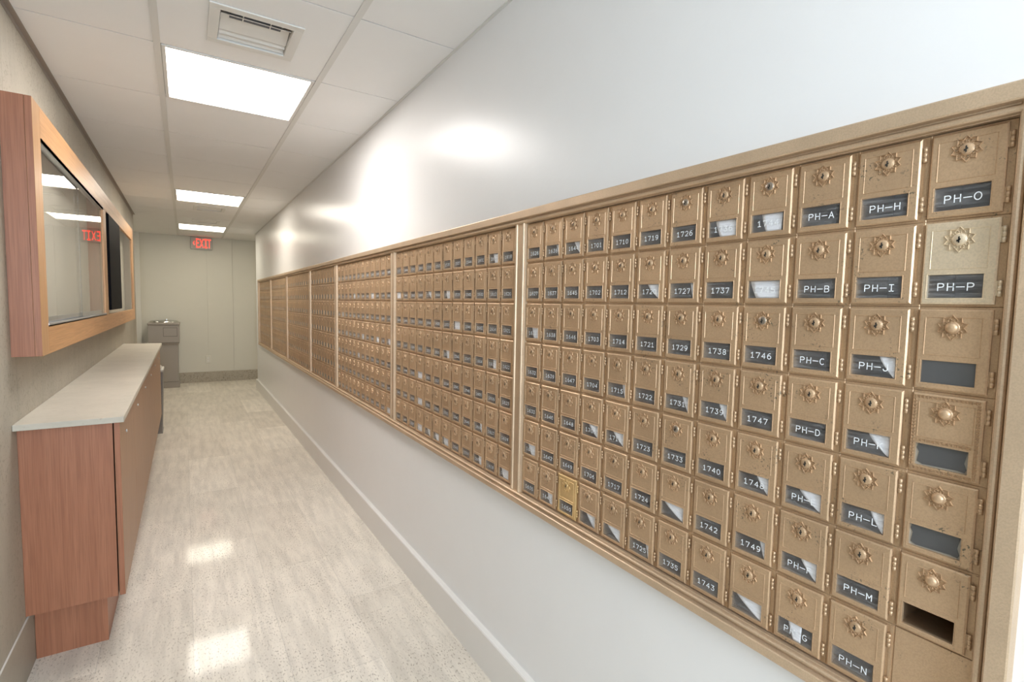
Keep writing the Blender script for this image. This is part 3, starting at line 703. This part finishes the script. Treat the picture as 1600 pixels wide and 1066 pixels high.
part('end_stile', stile(YBANK + .0002, YFE - .0005, False), M_frame, fr)
for k in range(1, 7):
    y0, y1 = bay_y(k - 1, BAYS[k - 1]) + .0002, bay_y(k) - .0002
    c = (y0 + y1) / 2; h = (y1 - y0) / 2; mb = MB()
    half = [(0.0022, h), (0.0040, h - .003), (0.0125, h - .004)] + [(0.0135 + .0035 * math.sin(a), h - .0095 + .0055 * math.cos(a)) for a in [math.pi * q / 5 for q in range(6)]] + [(0.0120, h - .016)]
    poly = [(XR + .02, c - h)] + [(XR - d, c - o_) for d, o_ in half] + [(XR - d, c + o_) for d, o_ in reversed(half)] + [(XR + .02, c + h)]
    mb.prism(poly, ZB - .002, ZT + .002, ax='z'); part('divider', mb, M_frame, fr)

# ------------------------------------------------------------------ lower cabinet and counter
CY0, CY1 = 2.40, 6.08
cab = thing('base_cabinet', 'long reddish oak base cabinet under the pale stone counter', 'cabinet', (0, 0, 0))
b = MB(); b.box(XL + 0.0006, -0.2405, CY0, CY0 + 0.018, 0.217, 0.905); part('side_panel', b, M_woodside, cab)
b = MB(); b.box(XL + 0.0006, -0.2405, CY0 + 0.0185, CY1, 0.217, 0.905); part('cabinet_body', b, M_gapblack, cab)
b = MB(); b.box(XL + 0.0055, -0.2845, CY0 + 0.090, CY1 - 0.01, 0.0, 0.2165); part('toe_kick', b, M_woodside, cab)
nd = 6; dw = (CY1 - CY0 + .002) / nd
for q in range(nd):
    y0 = CY0 - .001 + q * dw; b = MB(); b.bbox(-0.2365, -0.218, y0 + .001, y0 + dw - .001, 0.216, 0.900, 0.0008)
    me = b.mesh('door', [M_woodfront, M_woodside])
    for p in me.polygons:
        if p.normal.y < -0.9: p.material_index = 1  # near-end edge takes the oak tone coloured for side light
    d = link('door', me, cab)
    b = MB(); b.cyl((-0.2180, y0 + .22, 0.815), 'x', 0.0065, 0.004, 14); b.box(-0.2140, -0.2135, y0 + .2193, y0 + .2207, .812, .818); part('door_lock', b, M_alu, d)
b = MB(); b.bbox(XL + 0.0005, -0.2005, 2.345, CY1 + 0.02, 0.9055, 0.9275, 0.0015)
o = part('counter_top', b, M_counter, None); tag(o, 'pale travertine counter slab lying on the oak base cabinet', 'counter')

# ------------------------------------------------------------------ wall display cabinet
DX = -0.425; UY0, UY1 = 2.38, 6.34; UZ0, UZ1 = 1.158, 2.048; PX = XL + 0.0005
dc = thing('display_cabinet', 'shallow oak wall display cabinet with sliding glass fronts', 'display cabinet', (0, 0, 0))
b = MB(); b.box(PX, DX - .0185, UY0, UY0 + 0.02, UZ0, UZ1); part('side_panel', b, M_woodside, dc)
b = MB(); b.box(PX, DX - .0185, UY1 - 0.02, UY1, UZ0, UZ1); part('side_panel', b, M_woodside, dc)
b = MB(); b.box(PX, DX - .0185, UY0 + .02, UY1 - .02, UZ0, UZ0 + .02); part('bottom_panel', b, M_woodh, dc)
b = MB(); b.box(PX, DX - .0185, UY0 + .02, UY1 - .02, UZ1 - .02, UZ1); part('top_panel', b, M_woodh, dc)
b = MB(); b.box(PX, PX + .006, UY0 + .02, UY1 - .02, UZ0 + .02, UZ1 - .02); part('back_panel', b, M_felt, dc)
b = MB(); b.bbox(DX - .018, DX + .002, UY0, 2.49, UZ0, UZ1, .0008)
me = b.mesh('stile', [M_woodv, M_woodside])
for p in me.polygons:
    if p.normal.y < -0.9: p.material_index = 1  # end face gets the redder oak, light difference painted by face direction
link('stile', me, dc)
b = MB(); b.bbox(DX - .018, DX + .002, 2.49, UY1, UZ0, 1.259, .001); part('bottom_rail', b, M_woodh, dc)
b = MB(); b.bbox(DX - .018, DX + .002, 2.49, UY1, 1.935, UZ1, .001); part('top_rail', b, M_woodh, dc)
b = MB(); b.box(PX + .006, DX - .019, 4.10, 4.13, 1.18, 2.02); part('partition', b, M_woodside, dc)
b = MB(); b.bbox(DX - .018, DX + .002, 4.13, 4.27, 1.259, 1.935, .001); part('stile', b, M_woodv, dc)
b = MB(); b.bbox(DX - .018, DX + .002, 6.22, UY1, 1.259, 1.935, .001); part('stile', b, M_woodv, dc)
for nm, z0, z1 in (('glass_track', 1.259, 1.290), ('glass_track', 1.922, 1.935)):
    b = MB(); b.box(DX - .024, DX - .0185, 2.49, 4.10, z0, z1); b.box(DX - .024, DX + .004, 2.49, 4.13, z0, z0 + .004 if z0 < 1.5 else z1)
    b.box(DX + .001, DX + .004, 2.49, 4.13, z0, z0 + .012 if z0 < 1.5 else z1); part(nm, b, M_alu, dc)
b = MB(); b.box(DX - .0165, DX - .0125, 2.495, 3.36, 1.264, 1.930); part('glass_pane', b, M_case, dc)
b = MB(); b.box(DX - .0080, DX - .0040, 3.28, 4.125, 1.264, 1.930); part('glass_pane', b, M_case, dc)
b = MB(); b.box(DX - .0100, DX - .0060, 5.05, 6.22, 1.262, 1.930); part('glass_pane', b, M_case, dc)
blk = thing('black_panel', 'black panel standing in the far bay of the display cabinet', 'screen', (0, 0, 0))
b = MB(); b.bbox(PX + .0075, DX + .010, 4.34, 5.02, 1.285, 1.93, .004); part('black_panel_body', b, M_black, blk)  # plain black block in the near part of the far bay

# ------------------------------------------------------------------ far end: drinking fountain, bin, exit sign, outlet
ft = thing('drinking_fountain', 'taupe floor-standing drinking fountain with a stainless basin by the far wall', 'drinking fountain', (-0.275, 9.50, 0))
b = MB(); b.bbox(-0.165, 0.185, -0.20, 0.235, 0.0, 0.10, .006); part('plinth', b, M_fount, ft)
b = MB(); vs = []
def taper(mb, w0, w1, d0, d1, z0, z1):
    vs = [(-w0, -d0, z0), (w0, -d0, z0), (w0, .235, z0), (-w0, .235, z0), (-w1, -d1, z1), (w1, -d1, z1), (w1, .235, z1), (-w1, .235, z1)]
    mb.add(vs, [(3, 2, 1, 0), (4, 5, 6, 7), (0, 1, 5, 4), (1, 2, 6, 5), (2, 3, 7, 6), (3, 0, 4, 7)])
taper(b, .172, .172, .205, .205, .10, .66); taper(b, .172, .195, .205, .228, .66, .70)
part('lower_body', b, M_fount, ft)
b = MB(); taper(b, .195, .195, .228, .228, .70, .965); part('upper_body', b, M_fount, ft)
b = MB(); b.box(-.005, .165, -.2295, -.2275, .80, .925); part('front_panel', b, M_fount, ft)
b = MB(); 
for x0, x1, z0, z1 in ((-.010, .170, .925, .931), (-.010, .170, .794, .800), (-.010, -.005, .80, .925), (.165, .170, .80, .925), (-.195, .195, .700, .704)): b.box(x0, x1, -.2298, -.2270, z0, z1)
part('panel_seam', b, M_fountd, ft)
b = MB(); b.bbox(-.205, .205, -.240, .235, .965, 1.005, .012); part('rim', b, M_fount, ft)
b = MB(); b.lathe([(.190, 1.004), (.188, 1.022), (.175, 1.028), (.150, 1.020), (.100, 1.008), (.0001, 1.006)], (0, 0, 0), 'z', 32, sx=1, sy=1.12); part('basin', b, M_steel, ft)
b = MB(); b.cyl((.03, .16, 1.005), 'z', .012, .035, 12); b.cyl((.03, .125, 1.040), 'y', .007, .045, 10); b.lathe([(.014, 1.04), (.012, 1.052), (.0001, 1.055)], (.03, .16, 0), 'z', 12); part('spout', b, M_steel, ft)

bn = thing('trash_bin', 'slim grey bin with a pale lid just past the end of the cabinet', 'bin', (-0.325, 6.30, 0))
b = MB(); vs = [(-.10, -.13, .012), (.105, -.13, .012), (.105, .13, .012), (-.10, .13, .012), (-.12, -.15, .63), (.125, -.15, .63), (.125, .15, .63), (-.12, .15, .63)]
b.add(vs, [(3, 2, 1, 0), (4, 5, 6, 7), (0, 1, 5, 4), (1, 2, 6, 5), (2, 3, 7, 6), (3, 0, 4, 7)]); b.box(-.105, .11, -.135, .135, 0, .0125)
part('bin_body', b, M_bin, bn)
b = MB(); b.bbox(-.125, .130, -.155, .155, .63, .655, .006); b.prism([(-.11, .655), (.115, .655), (.06, .715), (-.06, .715)], -.12, .12, ax='y'); part('lid', b, M_binlid, bn)

ex = thing('exit_sign', 'glowing red EXIT sign under the ceiling at the far wall', 'exit sign', (0.248, YF - 0.001, 2.275))
b = MB(); b.bbox(-.152, .152, -.05, 0, -.098, .100, .006); part('sign_housing', b, M_signbody, ex)
b = MB(); b.box(-.128, .128, -.0515, -.0500, -.082, .082); part('sign_face', b, M_face, ex)
ltr = MB()
for q, ch in enumerate('EXIT'):
    s_ = MB(); text_mb(s_, ch, 0, 0, .125, .06, -.0540, .021, depth=.002)
    ox = -.052 + q * .054 + (.004 if ch == 'I' else 0)
    o_ = len(ltr.v); ltr.v += [(x * (.42 if ch != 'I' else .55) + ox, y, z) for x, y, z in s_.v]; ltr.f += [tuple(o_ + a for a in f_) for f_ in s_.f]; ltr.m += s_.m; ltr.s += s_.s
part('lettering', ltr, M_red, ex)
b = MB(); b.prism([(-.118, 0), (-.098, .034), (-.090, .034), (-.106, 0), (-.090, -.034), (-.098, -.034)], -.0538, -.0518, ax='y'); part('arrow', b, M_red, ex)
ol = thing('wall_outlet', 'ivory wall outlet low on the far wall', 'outlet', (0.309, YF - 0.0003, 0.375))
b = MB(); b.bbox(-.038, .038, -.008, 0, -.062, .062, .003); part('cover_plate', b, M_outlet, ol)
for z in (-.022, .022):
    b = MB(); b.cyl((0, -.0095, z), 'y', .016, .0014, 16); part('socket', b, M_trimw, ol)
    
print('objects', len(bpy.data.objects))
